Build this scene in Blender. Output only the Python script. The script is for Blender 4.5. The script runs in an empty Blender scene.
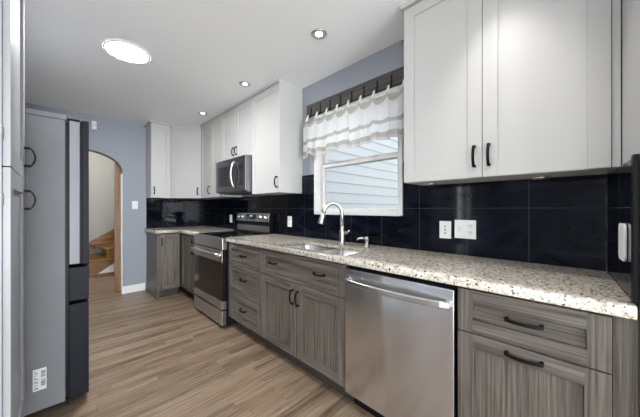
import bpy, bmesh, math, random
from mathutils import Vector, Matrix
random.seed(4)
S = bpy.context.scene
COL = S.collection
PI = math.pi

# ------------------------------------------------------------------ camera
cam = bpy.data.cameras.new('camera'); camo = bpy.data.objects.new('camera', cam); COL.objects.link(camo)
cam.sensor_width = 36; cam.lens = 263 / 640 * 36; cam.shift_y = 0.5 / 640; cam.clip_start = .02
camo.location = (0, 0, 1.2); camo.rotation_euler = (PI / 2, 0, -PI / 4)
S.camera = camo

# ------------------------------------------------------------------ world and daylight
W = bpy.data.worlds.new('world'); S.world = W; W.use_nodes = True
W.node_tree.nodes['Background'].inputs[0].default_value = (.90, .95, 1.0, 1)
W.node_tree.nodes['Background'].inputs[1].default_value = 1.1

def area(name, loc, rot, sx, sy, power, col):
    l = bpy.data.lights.new(name, 'AREA'); l.shape = 'RECTANGLE'; l.size = sx; l.size_y = sy
    l.energy = power; l.color = col
    o = bpy.data.objects.new(name, l); COL.objects.link(o); o.location = loc; o.rotation_euler = rot
    return o
# daylight coming in through the dining-side windows behind and left of the camera
area('daylight_back', (-0.7, -6.05, .9), (-PI / 2 - .6, 0, PI), 3.2, 1.8, 275, (.90, .96, 1))
area('daylight_side', (-3.65, -1.6, .8), (0, -PI / 2 - .75, 0), 1.8, 2.8, 22, (.93, .97, 1))
area('daylight_divider', (-1.62, 1.67, 1.45), (-PI / 2, 0, 0), .9, 1.3, 22, (.93, .97, 1))
# unseen fills added behind the camera, and a recessed light above the near counter
def lamp(name, kind, loc, power, col, rad, cone=None):
    l = bpy.data.lights.new(name, kind); l.energy = power; l.color = col; l.shadow_soft_size = rad
    if cone: l.spot_size = math.radians(cone); l.spot_blend = 1
    o = bpy.data.objects.new(name, l); COL.objects.link(o); o.location = loc
lamp('fill_low_back', 'POINT', (-.1, -4.2, .5), 200, (.88, .95, 1), .35)  # added low fill that lifts the ceiling and far cabinets; no known lamp
lamp('fill_low_left', 'POINT', (-2.2, -1.5, .5), 40, (.90, .96, 1), .25)  # unseen fill added low on the left, not a known lamp
lamp('fill_high_back', 'POINT', (-.4, -1.9, 2.2), 25, (.95, .98, 1), .15)  # added overhead fill to even out the room; no known fixture
lamp('recessed_bulb', 'SPOT', (1.30, .27, 2.42), 20, (1, .97, .93), .03, 76)

vs = S.view_settings
vs.view_transform = 'Standard'; vs.look = 'None'; vs.gamma = 1; vs.use_curve_mapping = False
vs.exposure = 0.80
S.cycles.use_denoising = True
S.cycles.max_bounces = 10; S.cycles.diffuse_bounces = 6; S.cycles.glossy_bounces = 5

# ------------------------------------------------------------------ materials
def new_mat(name):
    m = bpy.data.materials.new(name); m.use_nodes = True
    n = m.node_tree.nodes; return m, n, m.node_tree.links, n['Principled BSDF']
def plain(name, col, rough=.5, metal=0, spec=.5, noise=0, nscale=8, bump=0, bscale=60, coat=0):
    m, n, L, b = new_mat(name)
    b.inputs['Base Color'].default_value = (*col, 1); b.inputs['Roughness'].default_value = rough
    b.inputs['Metallic'].default_value = metal; b.inputs['Specular IOR Level'].default_value = spec
    b.inputs['Coat Weight'].default_value = coat
    tc = n.new('ShaderNodeTexCoord')
    if noise:
        t = n.new('ShaderNodeTexNoise'); t.inputs['Scale'].default_value = nscale; t.inputs['Detail'].default_value = 4
        L.new(tc.outputs['Object'], t.inputs['Vector'])
        r = n.new('ShaderNodeValToRGB')
        r.color_ramp.elements[0].position = .3; r.color_ramp.elements[1].position = .7
        r.color_ramp.elements[0].color = (*[c * (1 - noise) for c in col], 1)
        r.color_ramp.elements[1].color = (*[min(1, c * (1 + noise)) for c in col], 1)
        L.new(t.outputs['Fac'], r.inputs['Fac']); L.new(r.outputs['Color'], b.inputs['Base Color'])
    if bump:
        t = n.new('ShaderNodeTexNoise'); t.inputs['Scale'].default_value = bscale; t.inputs['Detail'].default_value = 3
        L.new(tc.outputs['Object'], t.inputs['Vector'])
        bp = n.new('ShaderNodeBump'); bp.inputs['Strength'].default_value = bump; bp.inputs['Distance'].default_value = .003
        L.new(t.outputs['Fac'], bp.inputs['Height']); L.new(bp.outputs['Normal'], b.inputs['Normal'])
    return m
def emit(name, col, strength):
    m = bpy.data.materials.new(name); m.use_nodes = True; n = m.node_tree.nodes; n.clear()
    e = n.new('ShaderNodeEmission'); e.inputs[0].default_value = (*col, 1); e.inputs[1].default_value = strength
    o = n.new('ShaderNodeOutputMaterial'); m.node_tree.links.new(e.outputs[0], o.inputs[0]); return m
def ramp(n, stops):
    r = n.new('ShaderNodeValToRGB'); e = r.color_ramp.elements
    while len(e) < len(stops): e.new(.5)
    for i, (p, c) in enumerate(stops): e[i].position = p; e[i].color = (*c, 1)
    return r
def mathn(n, L, op, a, b=None):
    x = n.new('ShaderNodeMath'); x.operation = op
    for i, v in enumerate((a, b)):
        if v is None: continue
        if isinstance(v, (int, float)): x.inputs[i].default_value = v
        else: L.new(v, x.inputs[i])
    return x.outputs[0]

def wood_mat(name, scale, dark, mid, light, rough=.42):
    """streaky grain; scale = noise frequency along x, y, z"""
    m, n, L, b = new_mat(name)
    tc = n.new('ShaderNodeTexCoord'); mp = n.new('ShaderNodeMapping'); mp.inputs['Scale'].default_value = scale
    L.new(tc.outputs['Object'], mp.inputs[0])
    t = n.new('ShaderNodeTexNoise'); t.inputs['Scale'].default_value = 1; t.inputs['Detail'].default_value = 6
    t.inputs['Roughness'].default_value = .62; t.inputs['Distortion'].default_value = .35
    L.new(mp.outputs[0], t.inputs['Vector'])
    r = ramp(n, [(.33, dark), (.49, mid), (.66, light)])
    L.new(t.outputs['Fac'], r.inputs[0]); L.new(r.outputs[0], b.inputs['Base Color'])
    b.inputs['Roughness'].default_value = rough
    bp = n.new('ShaderNodeBump'); bp.inputs['Strength'].default_value = .12; bp.inputs['Distance'].default_value = .002
    L.new(t.outputs['Fac'], bp.inputs['Height']); L.new(bp.outputs[0], b.inputs['Normal'])
    return m

def steel_mat(name, col, rough, stretch, wav=0):
    m, n, L, b = new_mat(name)
    b.inputs['Metallic'].default_value = 1; b.inputs['Base Color'].default_value = (*col, 1)
    tc = n.new('ShaderNodeTexCoord'); mp = n.new('ShaderNodeMapping'); mp.inputs['Scale'].default_value = stretch
    L.new(tc.outputs['Object'], mp.inputs[0])
    t = n.new('ShaderNodeTexNoise'); t.inputs['Scale'].default_value = 1; t.inputs['Detail'].default_value = 3
    L.new(mp.outputs[0], t.inputs['Vector'])
    mr = n.new('ShaderNodeMapRange'); mr.inputs[3].default_value = rough - .025; mr.inputs[4].default_value = rough + .03
    L.new(t.outputs['Fac'], mr.inputs[0]); L.new(mr.outputs[0], b.inputs['Roughness'])
    b.inputs['Anisotropic'].default_value = .75; b.inputs['Anisotropic Rotation'].default_value = .25
    tg = n.new('ShaderNodeTangent'); tg.direction_type = 'RADIAL'; tg.axis = 'Z'; L.new(tg.outputs[0], b.inputs['Tangent'])
    if wav:
        t2 = n.new('ShaderNodeTexNoise'); t2.inputs['Scale'].default_value = 2.2; t2.inputs['Detail'].default_value = 1
        mp2 = n.new('ShaderNodeMapping'); mp2.inputs['Scale'].default_value = (1, 3.4, .13); L.new(tc.outputs['Object'], mp2.inputs[0])
        L.new(mp2.outputs[0], t2.inputs['Vector'])
        bp = n.new('ShaderNodeBump'); bp.inputs['Strength'].default_value = wav; bp.inputs['Distance'].default_value = .05
        L.new(t2.outputs['Fac'], bp.inputs['Height']); L.new(bp.outputs[0], b.inputs['Normal'])
    return m

def tile_mat(name, axis, off_u, off_z):
    """large glossy near-black tiles; grid along axis (0=x,1=y) and z, in world metres"""
    m, n, L, b = new_mat(name)
    tc = n.new('ShaderNodeTexCoord'); sp = n.new('ShaderNodeSeparateXYZ'); L.new(tc.outputs['Object'], sp.inputs[0])
    def line(o, off):
        v = mathn(n, L, 'ADD', o, 30 - off); v = mathn(n, L, 'DIVIDE', v, .3); v = mathn(n, L, 'FRACT', v)
        v = mathn(n, L, 'SUBTRACT', v, .5); v = mathn(n, L, 'ABSOLUTE', v)
        return mathn(n, L, 'GREATER_THAN', v, .4945)
    g = mathn(n, L, 'MAXIMUM', line(sp.outputs[axis], off_u), line(sp.outputs[2], off_z))
    t = n.new('ShaderNodeTexNoise'); t.inputs['Scale'].default_value = 4; t.inputs['Detail'].default_value = 7; t.inputs['Distortion'].default_value = 1.4
    mp = n.new('ShaderNodeMapping'); mp.inputs['Scale'].default_value = (1, .8, 2.2); L.new(tc.outputs['Object'], mp.inputs[0]); L.new(mp.outputs[0], t.inputs['Vector'])
    r = ramp(n, [(.35, (.002, .0026, .005)), (.55, (.0042, .0056, .0115)), (.74, (.013, .016, .027))])
    L.new(t.outputs['Fac'], r.inputs[0])
    mx = n.new('ShaderNodeMix'); mx.data_type = 'RGBA'; L.new(g, mx.inputs[0]); L.new(r.outputs[0], mx.inputs[6])
    mx.inputs[7].default_value = (.045, .045, .05, 1); L.new(mx.outputs[2], b.inputs['Base Color'])
    ro = mathn(n, L, 'MULTIPLY', g, .5); ro = mathn(n, L, 'ADD', ro, .06); L.new(ro, b.inputs['Roughness'])
    b.inputs['Specular IOR Level'].default_value = .17
    return m

def granite_mat():
    m, n, L, b = new_mat('granite')
    tc = n.new('ShaderNodeTexCoord')
    def noise(s, d=4, dist=0, ro=.6):
        t = n.new('ShaderNodeTexNoise'); t.inputs['Scale'].default_value = s; t.inputs['Detail'].default_value = d
        t.inputs['Distortion'].default_value = dist; t.inputs['Roughness'].default_value = ro
        L.new(tc.outputs['Object'], t.inputs['Vector']); return t.outputs['Fac']
    base = ramp(n, [(.30, (.17, .12, .075)), (.42, (.36, .30, .225)), (.53, (.50, .45, .375)), (.66, (.60, .58, .54))])
    L.new(noise(64, 5, .6), base.inputs[0])
    grey = ramp(n, [(.50, (0, 0, 0)), (.60, (1, 1, 1))]); L.new(noise(40, 3), grey.inputs[0])
    m1 = n.new('ShaderNodeMix'); m1.data_type = 'RGBA'; L.new(base.outputs[0], m1.inputs[6]); m1.inputs[7].default_value = (.50, .495, .475, 1)
    f = mathn(n, L, 'MULTIPLY', grey.outputs[0], .55); L.new(f, m1.inputs[0])
    sp = ramp(n, [(.595, (0, 0, 0)), (.635, (1, 1, 1))]); L.new(noise(92, 3, .4, .5), sp.inputs[0])
    m2 = n.new('ShaderNodeMix'); m2.data_type = 'RGBA'; L.new(m1.outputs[2], m2.inputs[6]); m2.inputs[7].default_value = (.028, .022, .018, 1)
    L.new(sp.outputs[0], m2.inputs[0]); L.new(m2.outputs[2], b.inputs['Base Color'])
    b.inputs['Roughness'].default_value = .2; b.inputs['Specular IOR Level'].default_value = .5
    return m

def floor_mat():
    m, n, L, b = new_mat('oak_strip_floor')
    tc = n.new('ShaderNodeTexCoord'); sp = n.new('ShaderNodeSeparateXYZ'); L.new(tc.outputs['Object'], sp.inputs[0])
    yv = mathn(n, L, 'DIVIDE', sp.outputs[1], .057); row = mathn(n, L, 'FLOOR', yv); fy = mathn(n, L, 'FRACT', yv)
    w1 = n.new('ShaderNodeTexWhiteNoise'); w1.noise_dimensions = '1D'; L.new(row, w1.inputs['W'])
    xo = mathn(n, L, 'DIVIDE', sp.outputs[0], .85); xo = mathn(n, L, 'ADD', xo, mathn(n, L, 'MULTIPLY', w1.outputs[0], 7.3))
    colm = mathn(n, L, 'FLOOR', xo); fx = mathn(n, L, 'FRACT', xo)
    cb = n.new('ShaderNodeCombineXYZ'); L.new(row, cb.inputs[0]); L.new(colm, cb.inputs[1])
    w2 = n.new('ShaderNodeTexWhiteNoise'); w2.noise_dimensions = '2D'; L.new(cb.outputs[0], w2.inputs['Vector'])
    # grain, shifted board by board
    mp = n.new('ShaderNodeMapping'); mp.inputs['Scale'].default_value = (3.2, 85, 1); L.new(tc.outputs['Object'], mp.inputs[0])
    ad = n.new('ShaderNodeVectorMath'); ad.operation = 'ADD'; L.new(mp.outputs[0], ad.inputs[0])
    sc = n.new('ShaderNodeVectorMath'); sc.operation = 'SCALE'; sc.inputs['Scale'].default_value = 40; L.new(w2.outputs['Color'], sc.inputs[0]); L.new(sc.outputs[0], ad.inputs[1])
    t = n.new('ShaderNodeTexNoise'); t.inputs['Scale'].default_value = 1; t.inputs['Detail'].default_value = 5; t.inputs['Roughness'].default_value = .6; t.inputs['Distortion'].default_value = .5
    L.new(ad.outputs[0], t.inputs['Vector'])
    v = mathn(n, L, 'ADD', mathn(n, L, 'ADD', mathn(n, L, 'MULTIPLY', w2.outputs[0], .19), .05), mathn(n, L, 'MULTIPLY', t.outputs['Fac'], .92))
    r = ramp(n, [(.31, (.034, .021, .012)), (.46, (.128, .085, .053)), (.64, (.232, .167, .112)), (.86, (.33, .255, .185))])
    L.new(v, r.inputs[0])
    e = mathn(n, L, 'ABSOLUTE', mathn(n, L, 'SUBTRACT', fy, .5)); g1 = mathn(n, L, 'GREATER_THAN', e, .482)
    e2 = mathn(n, L, 'ABSOLUTE', mathn(n, L, 'SUBTRACT', fx, .5)); g2 = mathn(n, L, 'GREATER_THAN', e2, .4985)
    g = mathn(n, L, 'MULTIPLY', mathn(n, L, 'MAXIMUM', g1, g2), .45)
    mx = n.new('ShaderNodeMix'); mx.data_type = 'RGBA'; L.new(g, mx.inputs[0]); L.new(r.outputs[0], mx.inputs[6]); mx.inputs[7].default_value = (.03, .016, .009, 1)
    L.new(mx.outputs[2], b.inputs['Base Color'])
    b.inputs['Roughness'].default_value = .34; b.inputs['Specular IOR Level'].default_value = .4
    bp = n.new('ShaderNodeBump'); bp.inputs['Strength'].default_value = .08; bp.inputs['Distance'].default_value = .002
    L.new(t.outputs['Fac'], bp.inputs['Height']); L.new(bp.outputs[0], b.inputs['Normal'])
    return m

def glass_mat():
    m = bpy.data.materials.new('window_glass'); m.use_nodes = True; n = m.node_tree.nodes; n.clear(); L = m.node_tree.links
    tr = n.new('ShaderNodeBsdfTransparent'); tr.inputs[0].default_value = (.97, .98, .98, 1)
    gl = n.new('ShaderNodeBsdfGlossy'); gl.inputs['Roughness'].default_value = .02
    lw = n.new('ShaderNodeLayerWeight'); pw = mathn(n, L, 'POWER', lw.outputs['Facing'], 5.0); fr = mathn(n, L, 'ADD', mathn(n, L, 'MULTIPLY', pw, .7), .03)
    mx = n.new('ShaderNodeMixShader'); L.new(fr, mx.inputs[0]); L.new(tr.outputs[0], mx.inputs[1]); L.new(gl.outputs[0], mx.inputs[2])
    o = n.new('ShaderNodeOutputMaterial'); L.new(mx.outputs[0], o.inputs[0]); return m

def curtain_mat():
    m = bpy.data.materials.new('sheer_striped_cotton'); m.use_nodes = True; n = m.node_tree.nodes; n.clear(); L = m.node_tree.links
    uv = n.new('ShaderNodeUVMap'); uv.uv_map = 'UVMap'; sp = n.new('ShaderNodeSeparateXYZ'); L.new(uv.outputs[0], sp.inputs[0])
    r = ramp(n, [(0, (.62, .59, .54)), (.10, (.62, .59, .54)), (.11, (.93, .93, .93)), (.505, (.93, .93, .93)), (.515, (.56, .53, .49)), (.60, (.56, .53, .49)), (.61, (.93, .93, .93)),
                 (.80, (.93, .93, .93)), (.81, (.54, .51, .47)), (.92, (.54, .51, .47)), (.93, (.74, .72, .69)), (1, (.74, .72, .69))])
    L.new(sp.outputs[1], r.inputs[0])
    d = n.new('ShaderNodeBsdfDiffuse'); L.new(r.outputs[0], d.inputs[0])
    t = n.new('ShaderNodeBsdfTranslucent'); L.new(r.outputs[0], t.inputs[0])
    mx = n.new('ShaderNodeMixShader'); mx.inputs[0].default_value = .6; L.new(d.outputs[0], mx.inputs[1]); L.new(t.outputs[0], mx.inputs[2])
    tr = n.new('ShaderNodeBsdfTransparent'); m2 = n.new('ShaderNodeMixShader'); m2.inputs[0].default_value = .12
    L.new(mx.outputs[0], m2.inputs[1]); L.new(tr.outputs[0], m2.inputs[2])
    o = n.new('ShaderNodeOutputMaterial'); L.new(m2.outputs[0], o.inputs[0]); return m

M = {}
M['wall'] = plain('blue_grey_paint', (.30, .32, .365), .6, bump=.05, bscale=250)
M['ceil'] = plain('ceiling_paint', (.915, .93, .945), .7, bump=.05, bscale=120)
M['hallwall'] = plain('warm_grey_paint', (.40, .39, .36), .7)
M['plainwall'] = plain('dining_paint', (.80, .80, .80), .7)
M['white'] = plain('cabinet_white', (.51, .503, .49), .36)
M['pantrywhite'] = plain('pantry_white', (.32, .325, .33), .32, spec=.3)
M['trim'] = plain('trim_white', (.82, .82, .81), .4)
M['vinyl'] = plain('window_vinyl', (.68, .67, .65), .4)
M['floor'] = floor_mat()
M['granite'] = granite_mat()
G = ((.045, .036, .029), (.104, .088, .074), (.170, .148, .127))
M['wood_v'] = wood_mat('grey_oak_vertical', (105, 105, 2.2), *G)
M['wood_h'] = wood_mat('grey_oak_horizontal', (2.2, 2.2, 110), *G)
M['toe'] = plain('toe_kick', (.045, .038, .034), .6)
M['black'] = plain('matte_black', (.008, .008, .009), .45, spec=.15)
M['bronze'] = plain('black_bronze', (.006, .0055, .0055), .5, spec=.15)
M['steel'] = steel_mat('brushed_steel', (.47, .46, .455), .30, (3, 3, 320))
M['dwsteel'] = steel_mat('dishwasher_steel', (.70, .715, .745), .22, (.3, .8, .3), wav=.16)
M['edge_steel'] = steel_mat('fridge_door_edge', (.15, .15, .16), .5, (3, 3, 200))
M['satin'] = plain('satin_nickel', (.60, .59, .57), .30, metal=1)
M['slatesteel'] = steel_mat('black_stainless', (.20, .20, .215), .30, (3, 3, 260))
M['gloss'] = plain('black_glass', (.006, .006, .007), .05, spec=.55)
M['ovenglass'] = plain('oven_glass', (.010, .007, .006), .07, spec=.3)
M['fridgeside'] = plain('fridge_side_grey', (.19, .19, .202), .5, spec=.2, noise=.06, nscale=5)
M['fridgedoor'] = plain('fridge_charcoal', (.013, .014, .020), .45, spec=.12)
M['fridgetop'] = plain('fridge_top_grey', (.20, .20, .21), .5, spec=.2)
M['plate'] = plain('plate_white', (.80, .80, .77), .35)
M['slot'] = plain('slot_grey', (.10, .10, .10), .5)
M['glass'] = glass_mat()
M['curtain'] = curtain_mat()
M['tab'] = plain('cotton_tab', (.72, .70, .66), .9)
M['board'] = wood_mat('weathered_board', (50, 1.5, 50), (.028, .025, .022), (.055, .049, .044), (.095, .086, .078), .6)
M['siding'] = plain('vinyl_siding', (.60, .625, .64), .5)
M['stairwood'] = wood_mat('honey_oak', (3, 3, 30), (.12, .045, .007), (.20, .083, .014), (.29, .135, .028), .35)
M['casingwood'] = wood_mat('casing_oak', (30, 30, 2), (.14, .055, .011), (.21, .09, .02), (.28, .13, .033), .35)
M['tile_r'] = tile_mat('black_tile_side', 1, .204, 1.205)
M['tile_f'] = tile_mat('black_tile_far', 0, 1.78, 1.205)
M['tile_ret'] = tile_mat('black_tile_return', 0, 1.78, 1.205)
M['disc'] = emit('led_disc', (.97, .985, 1), 145)
M['canlens'] = emit('can_lens', (1, .95, .87), 7)
M['ledblue'] = emit('display_blue', (.25, .55, .9), .9)
M['stickerw'] = plain('paper_white', (.75, .75, .74), .5)
M['ink'] = plain('ink', (.03, .03, .03), .6)

# ------------------------------------------------------------------ mesh helpers
class MB:
    def __init__(s): s.v = []; s.f = []; s.mi = []; s.sm = []; s.k = 0
    def add(s, vs, fs, mi=0, smooth=False):
        o = len(s.v); s.v += [tuple(v) for v in vs]
        for f in fs: s.f.append([i + o for i in f]); s.mi.append(mi); s.sm.append(smooth)
        return s
    def hexa(s, p, mi=0):
        return s.add(p, [(0, 3, 2, 1), (4, 5, 6, 7), (0, 1, 5, 4), (1, 2, 6, 5), (2, 3, 7, 6), (3, 0, 4, 7)], mi)
    def box(s, a, b, mi=0, P=None):
        x0, y0, z0 = a; x1, y1, z1 = b
        q = [(x0, y0, z0), (x1, y0, z0), (x1, y1, z0), (x0, y1, z0), (x0, y0, z1), (x1, y0, z1), (x1, y1, z1), (x0, y1, z1)]
        return s.hexa([P(*c) for c in q] if P else q, mi)
    def prism(s, poly, a, b, P, mi=0, smooth=False):
        """poly of (p,q) extruded from a to b; P(p,q,t)"""
        n = len(poly)
        vs = [P(p, q, a) for p, q in poly] + [P(p, q, b) for p, q in poly]
        fs = [tuple(range(n)), tuple(range(2 * n - 1, n - 1, -1))]
        s.add(vs, fs, mi)
        s.add(vs, [(i, (i + 1) % n, n + (i + 1) % n, n + i) for i in range(n)], mi, smooth)
        return s
    def tube(s, path, rad, seg=14, mi=0, caps=True):
        path = [Vector(p) for p in path]; n = len(path)
        if not isinstance(rad, (list, tuple)): rad = [rad] * n
        T = [(path[min(i + 1, n - 1)] - path[max(i - 1, 0)]).normalized() for i in range(n)]
        ref = Vector((0, 0, 1)) if abs(T[0].z) < .9 else Vector((1, 0, 0))
        u = T[0].cross(ref).normalized(); vs = []
        for i in range(n):
            u = (u - T[i] * u.dot(T[i])).normalized(); w = T[i].cross(u)
            for k in range(seg):
                a = 2 * PI * k / seg; vs.append(path[i] + (u * math.cos(a) + w * math.sin(a)) * rad[i])
        fs = [(i * seg + k, i * seg + (k + 1) % seg, (i + 1) * seg + (k + 1) % seg, (i + 1) * seg + k) for i in range(n - 1) for k in range(seg)]
        s.add(vs, fs, mi, True)
        if caps: s.add(vs, [tuple(range(seg)), tuple((n - 1) * seg + k for k in range(seg))], mi)
        return s
    def lathe(s, c, prof, seg=32, axis='z', mi=0):
        """prof of (radius, height) around c"""
        vs = []
        for r, h in prof:
            for k in range(seg):
                a = 2 * PI * k / seg; p = (r * math.cos(a), r * math.sin(a), h)
                if axis == 'x': p = (p[2], p[0], p[1])
                if axis == 'y': p = (p[0], p[2], p[1])
                vs.append((c[0] + p[0], c[1] + p[1], c[2] + p[2]))
        n = len(prof)
        s.add(vs, [(i * seg + k, i * seg + (k + 1) % seg, (i + 1) * seg + (k + 1) % seg, (i + 1) * seg + k) for i in range(n - 1) for k in range(seg)], mi, True)
        if prof[0][0] > 1e-5: s.add(vs, [tuple(range(seg))], mi)
        if prof[-1][0] > 1e-5: s.add(vs, [tuple((n - 1) * seg + k for k in range(seg))], mi)
        return s

def base_of(o):
    while o is not None:
        if 'base' in o.keys(): return Vector(o['base'])
        o = o.parent
    return Vector((0, 0, 0))
BASES = {}
def obj(name, mb, mat, parent=None, bevel=0, base=None, weld=True):
    """one mesh object; coordinates in mb are world metres"""
    b = Vector(BASES[parent.name]) if parent else Vector(base if base else (0, 0, 0))
    me = bpy.data.meshes.new(name)
    me.from_pydata([tuple(Vector(v) - b) for v in mb.v], [], mb.f)
    mats = mat if isinstance(mat, (list, tuple)) else [mat]
    for m in mats: me.materials.append(m)
    me.polygons.foreach_set('material_index', mb.mi); me.polygons.foreach_set('use_smooth', mb.sm)
    bm = bmesh.new(); bm.from_mesh(me)
    if weld: bmesh.ops.remove_doubles(bm, verts=bm.verts, dist=1e-6)
    bmesh.ops.recalc_face_normals(bm, faces=bm.faces); bm.to_mesh(me); bm.free()
    o = bpy.data.objects.new(name, me); COL.objects.link(o)
    if parent: o.parent = parent
    else: o.location = b
    BASES[o.name] = tuple(b)
    if bevel:
        md = o.modifiers.new('bevel', 'BEVEL'); md.width = bevel; md.segments = 2; md.limit_method = 'ANGLE'; md.angle_limit = math.radians(40)
    return o
def tag(o, label, cat, group=None):
    o['label'] = label; o['category'] = cat
    if group: o['group'] = group
    return o
def thing(name, base, label, cat, group=None):
    o = bpy.data.objects.new(name, None); COL.objects.link(o); o.location = base; o.empty_display_size = .05
    BASES[o.name] = tuple(base); return tag(o, label, cat, group)
def struct(name, mb, mat, bevel=0, base=None, label=None):
    o = obj(name, mb, mat, None, bevel, base); o['kind'] = 'structure'
    if label: o['label'] = label
    return o

# local frames: u along the run, z up, n out of the front
PR = lambda X: (lambda u, z, n: (X - n, u, z))          # fronts facing -x
PF = lambda Y: (lambda u, z, n: (u, Y - n, z))          # fronts facing -y
PL = lambda X: (lambda u, z, n: (X + n, u, z))          # fronts facing +x
def PD(ax, ay, bx, by):
    d = Vector((bx - ax, by - ay)).normalized(); nn = Vector((d.y, -d.x))
    return lambda u, z, n: (ax + d.x * u + nn.x * n, ay + d.y * u + nn.y * n, z)

def shaker(P, u0, u1, z0, z1, fr=.06, t=.02, rec=.011, h=0, v=0, panel=None):
    """frame-and-panel front: h / v are the material slots of rails and stiles"""
    mb = MB()
    B = lambda a, b, c, d, n0, n1, mi: mb.box((a, c, n0), (b, d, n1), mi, P)
    B(u0, u0 + fr, z0, z1, 0, t, v); B(u1 - fr, u1, z0, z1, 0, t, v)
    B(u0 + fr, u1 - fr, z0, z0 + fr, 0, t, h); B(u0 + fr, u1 - fr, z1 - fr, z1, 0, t, h)
    B(u0 + fr, u1 - fr, z0 + fr, z1 - fr, .002, t - rec, v if panel is None else panel)
    return mb
def pull(P, u, z, n, length, vertical=True, proj=.03):
    """arched bar pull on two square feet"""
    mb = MB(); hw = .0062; N = 12
    f = (lambda s, w, d: P(u + w, z + s, n + d)) if vertical else (lambda s, w, d: P(u + s, z + w, n + d))
    L = length / 2
    for sg in (-1, 1):
        a, b = sorted((sg * L, sg * (L - .012)))
        mb.hexa([f(a, -hw, 0), f(b, -hw, 0), f(b, hw, 0), f(a, hw, 0), f(a, -hw, .02), f(b, -hw, .02), f(b, hw, .02), f(a, hw, .02)])
    vs = []
    for i in range(N + 1):
        s = -L + 2 * L * i / N; c = .014 + (proj - .014) * math.sin(PI * i / N) ** .8
        vs += [f(s, -hw, c), f(s, hw, c), f(s, hw, c + .007), f(s, -hw, c + .007)]
    fs = [(4 * i + k, 4 * i + (k + 1) % 4, 4 * i + 4 + (k + 1) % 4, 4 * i + 4 + k) for i in range(N) for k in range(4)]
    mb.add(vs, fs + [(0, 1, 2, 3), (4 * N, 4 * N + 1, 4 * N + 2, 4 * N + 3)])
    return mb

# ------------------------------------------------------------------ the room
CH = 2.44; WX = 1.79; FY = 4.6
WY0, WY1, WZ0, WZ1 = .945, 1.835, 1.165, 2.09            # kitchen window opening
struct('floor', MB().box((-3.4, -5.8, -.06), (2.0, 8.2, 0)), M['floor'])
struct('ceiling', MB().box((-3.4, -5.8, CH), (2.0, 4.75, CH + .1)), M['ceil'])
w = MB()
w.box((WX, -5.7, 0), (WX + .13, WY0, CH)); w.box((WX, WY1, 0), (WX + .13, FY + .15, CH))
w.box((WX, WY0, 0), (WX + .13, WY1, WZ0)); w.box((WX, WY0, WZ1), (WX + .13, WY1, CH))
struct('wall_right', w, M['wall'])
# far wall with an arched doorway
ax0, ax1, zs, zr = -.157, .657, 1.72, .265
w = MB(); Pw = lambda p, q, t: (p, t, q)
w.box((-.78, FY, 0), (ax0, FY + .15, CH)); w.box((ax1, FY, 0), (WX, FY + .15, CH))
N = 28; cx = (ax0 + ax1) / 2; hw = (ax1 - ax0) / 2
arc = [(cx + hw * math.cos(PI * i / N), zs + zr * math.sin(PI * i / N)) for i in range(N + 1)]
for i in range(N):
    (x0, z0), (x1, z1) = arc[i], arc[i + 1]
    w.prism([(x0, z0), (x1, z1), (x1, CH), (x0, CH)], FY, FY + .15, Pw)
struct('wall_far', w, M['wall'])
struct('wall_left', MB().box((-.90, 1.60, 0), (-.78, FY + .15, CH)), M['wall'])
# dining side: divider beside the pantry, outer walls with their windows
def holed(x0, x1, z0, z1, hx0, hx1, hz0, hz1, Q):
    m_ = MB()
    for a, b in (((x0, z0), (hx0, z1)), ((hx1, z0), (x1, z1)), ((hx0, z0), (hx1, hz0)), ((hx0, hz1), (hx1, z1))):
        if b[0] - a[0] > 1e-4 and b[1] - a[1] > 1e-4: Q(m_, a, b)
    return m_
struct('wall_divider', holed(-3.2, -.78, 0, CH, -2.05, -1.2, .8, 2.1, lambda m_, a, b: m_.box((a[0], 1.49, a[1]), (b[0], 1.60, b[1]))), M['wall'])
struct('wall_back', holed(-3.2, WX, 0, CH, -2.0, .6, .5, 2.4, lambda m_, a, b: m_.box((a[0], -5.7, a[1]), (b[0], -5.6, b[1]))), M['plainwall'])
struct('wall_side', holed(-5.7, 1.6, 0, CH, -2.9, -.3, .15, 2.35, lambda m_, a, b: m_.box((-3.3, a[0], a[1]), (-3.2, b[0], b[1]))), M['wall'])
def bars(name, Q, u0, u1, z0, z1, nu, nz):
    m_ = MB(); t = .05
    for a, b, c, d in ((u0, u0 + t, z0, z1), (u1 - t, u1, z0, z1), (u0 + t, u1 - t, z0, z0 + t), (u0 + t, u1 - t, z1 - t, z1)): Q(m_, a, b, c, d)
    for i in range(1, nu): u = u0 + (u1 - u0) * i / nu; Q(m_, u - .02, u + .02, z0 + t, z1 - t)
    for i in range(1, nz): z = z0 + (z1 - z0) * i / nz; Q(m_, u0 + t, u1 - t, z - .012, z + .012)
    struct(name, m_, M['trim'])
bars('window_2', lambda m_, a, b, c, d: m_.box((a, -5.68, c), (b, -5.63, d)), -2.0, .6, .5, 2.4, 3, 1)
bars('window_3', lambda m_, a, b, c, d: m_.box((-3.28, a, c), (-3.23, b, d)), -2.9, -.3, .15, 2.35, 2, 1)
bars('window_4', lambda m_, a, b, c, d: m_.box((a, 1.52, c), (b, 1.57, d)), -2.05, -1.2, .8, 2.1, 2, 2)
# short return wall closing the counter run (slightly out of square)
yr = lambda x: -.088 - (1.78 - x) * .0607               # painted face
w = MB(); w.prism([(1.79, yr(1.79)), (1.215, yr(1.215)), (1.215, -.24), (1.79, -.24)], 0, CH, lambda p, q, t: (p, q, t))
struct('wall_return', w, plain('end_wall_paint', (.40, .40, .40), .7))
# baseboards
w = MB(); w.box((ax1, FY - .016, 0), (.925, FY, .105)); w.box((ax1 - .014, FY - .016, 0), (ax1, FY + .15, .105))
struct('baseboard_far', w, M['trim'], .003)
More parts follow.
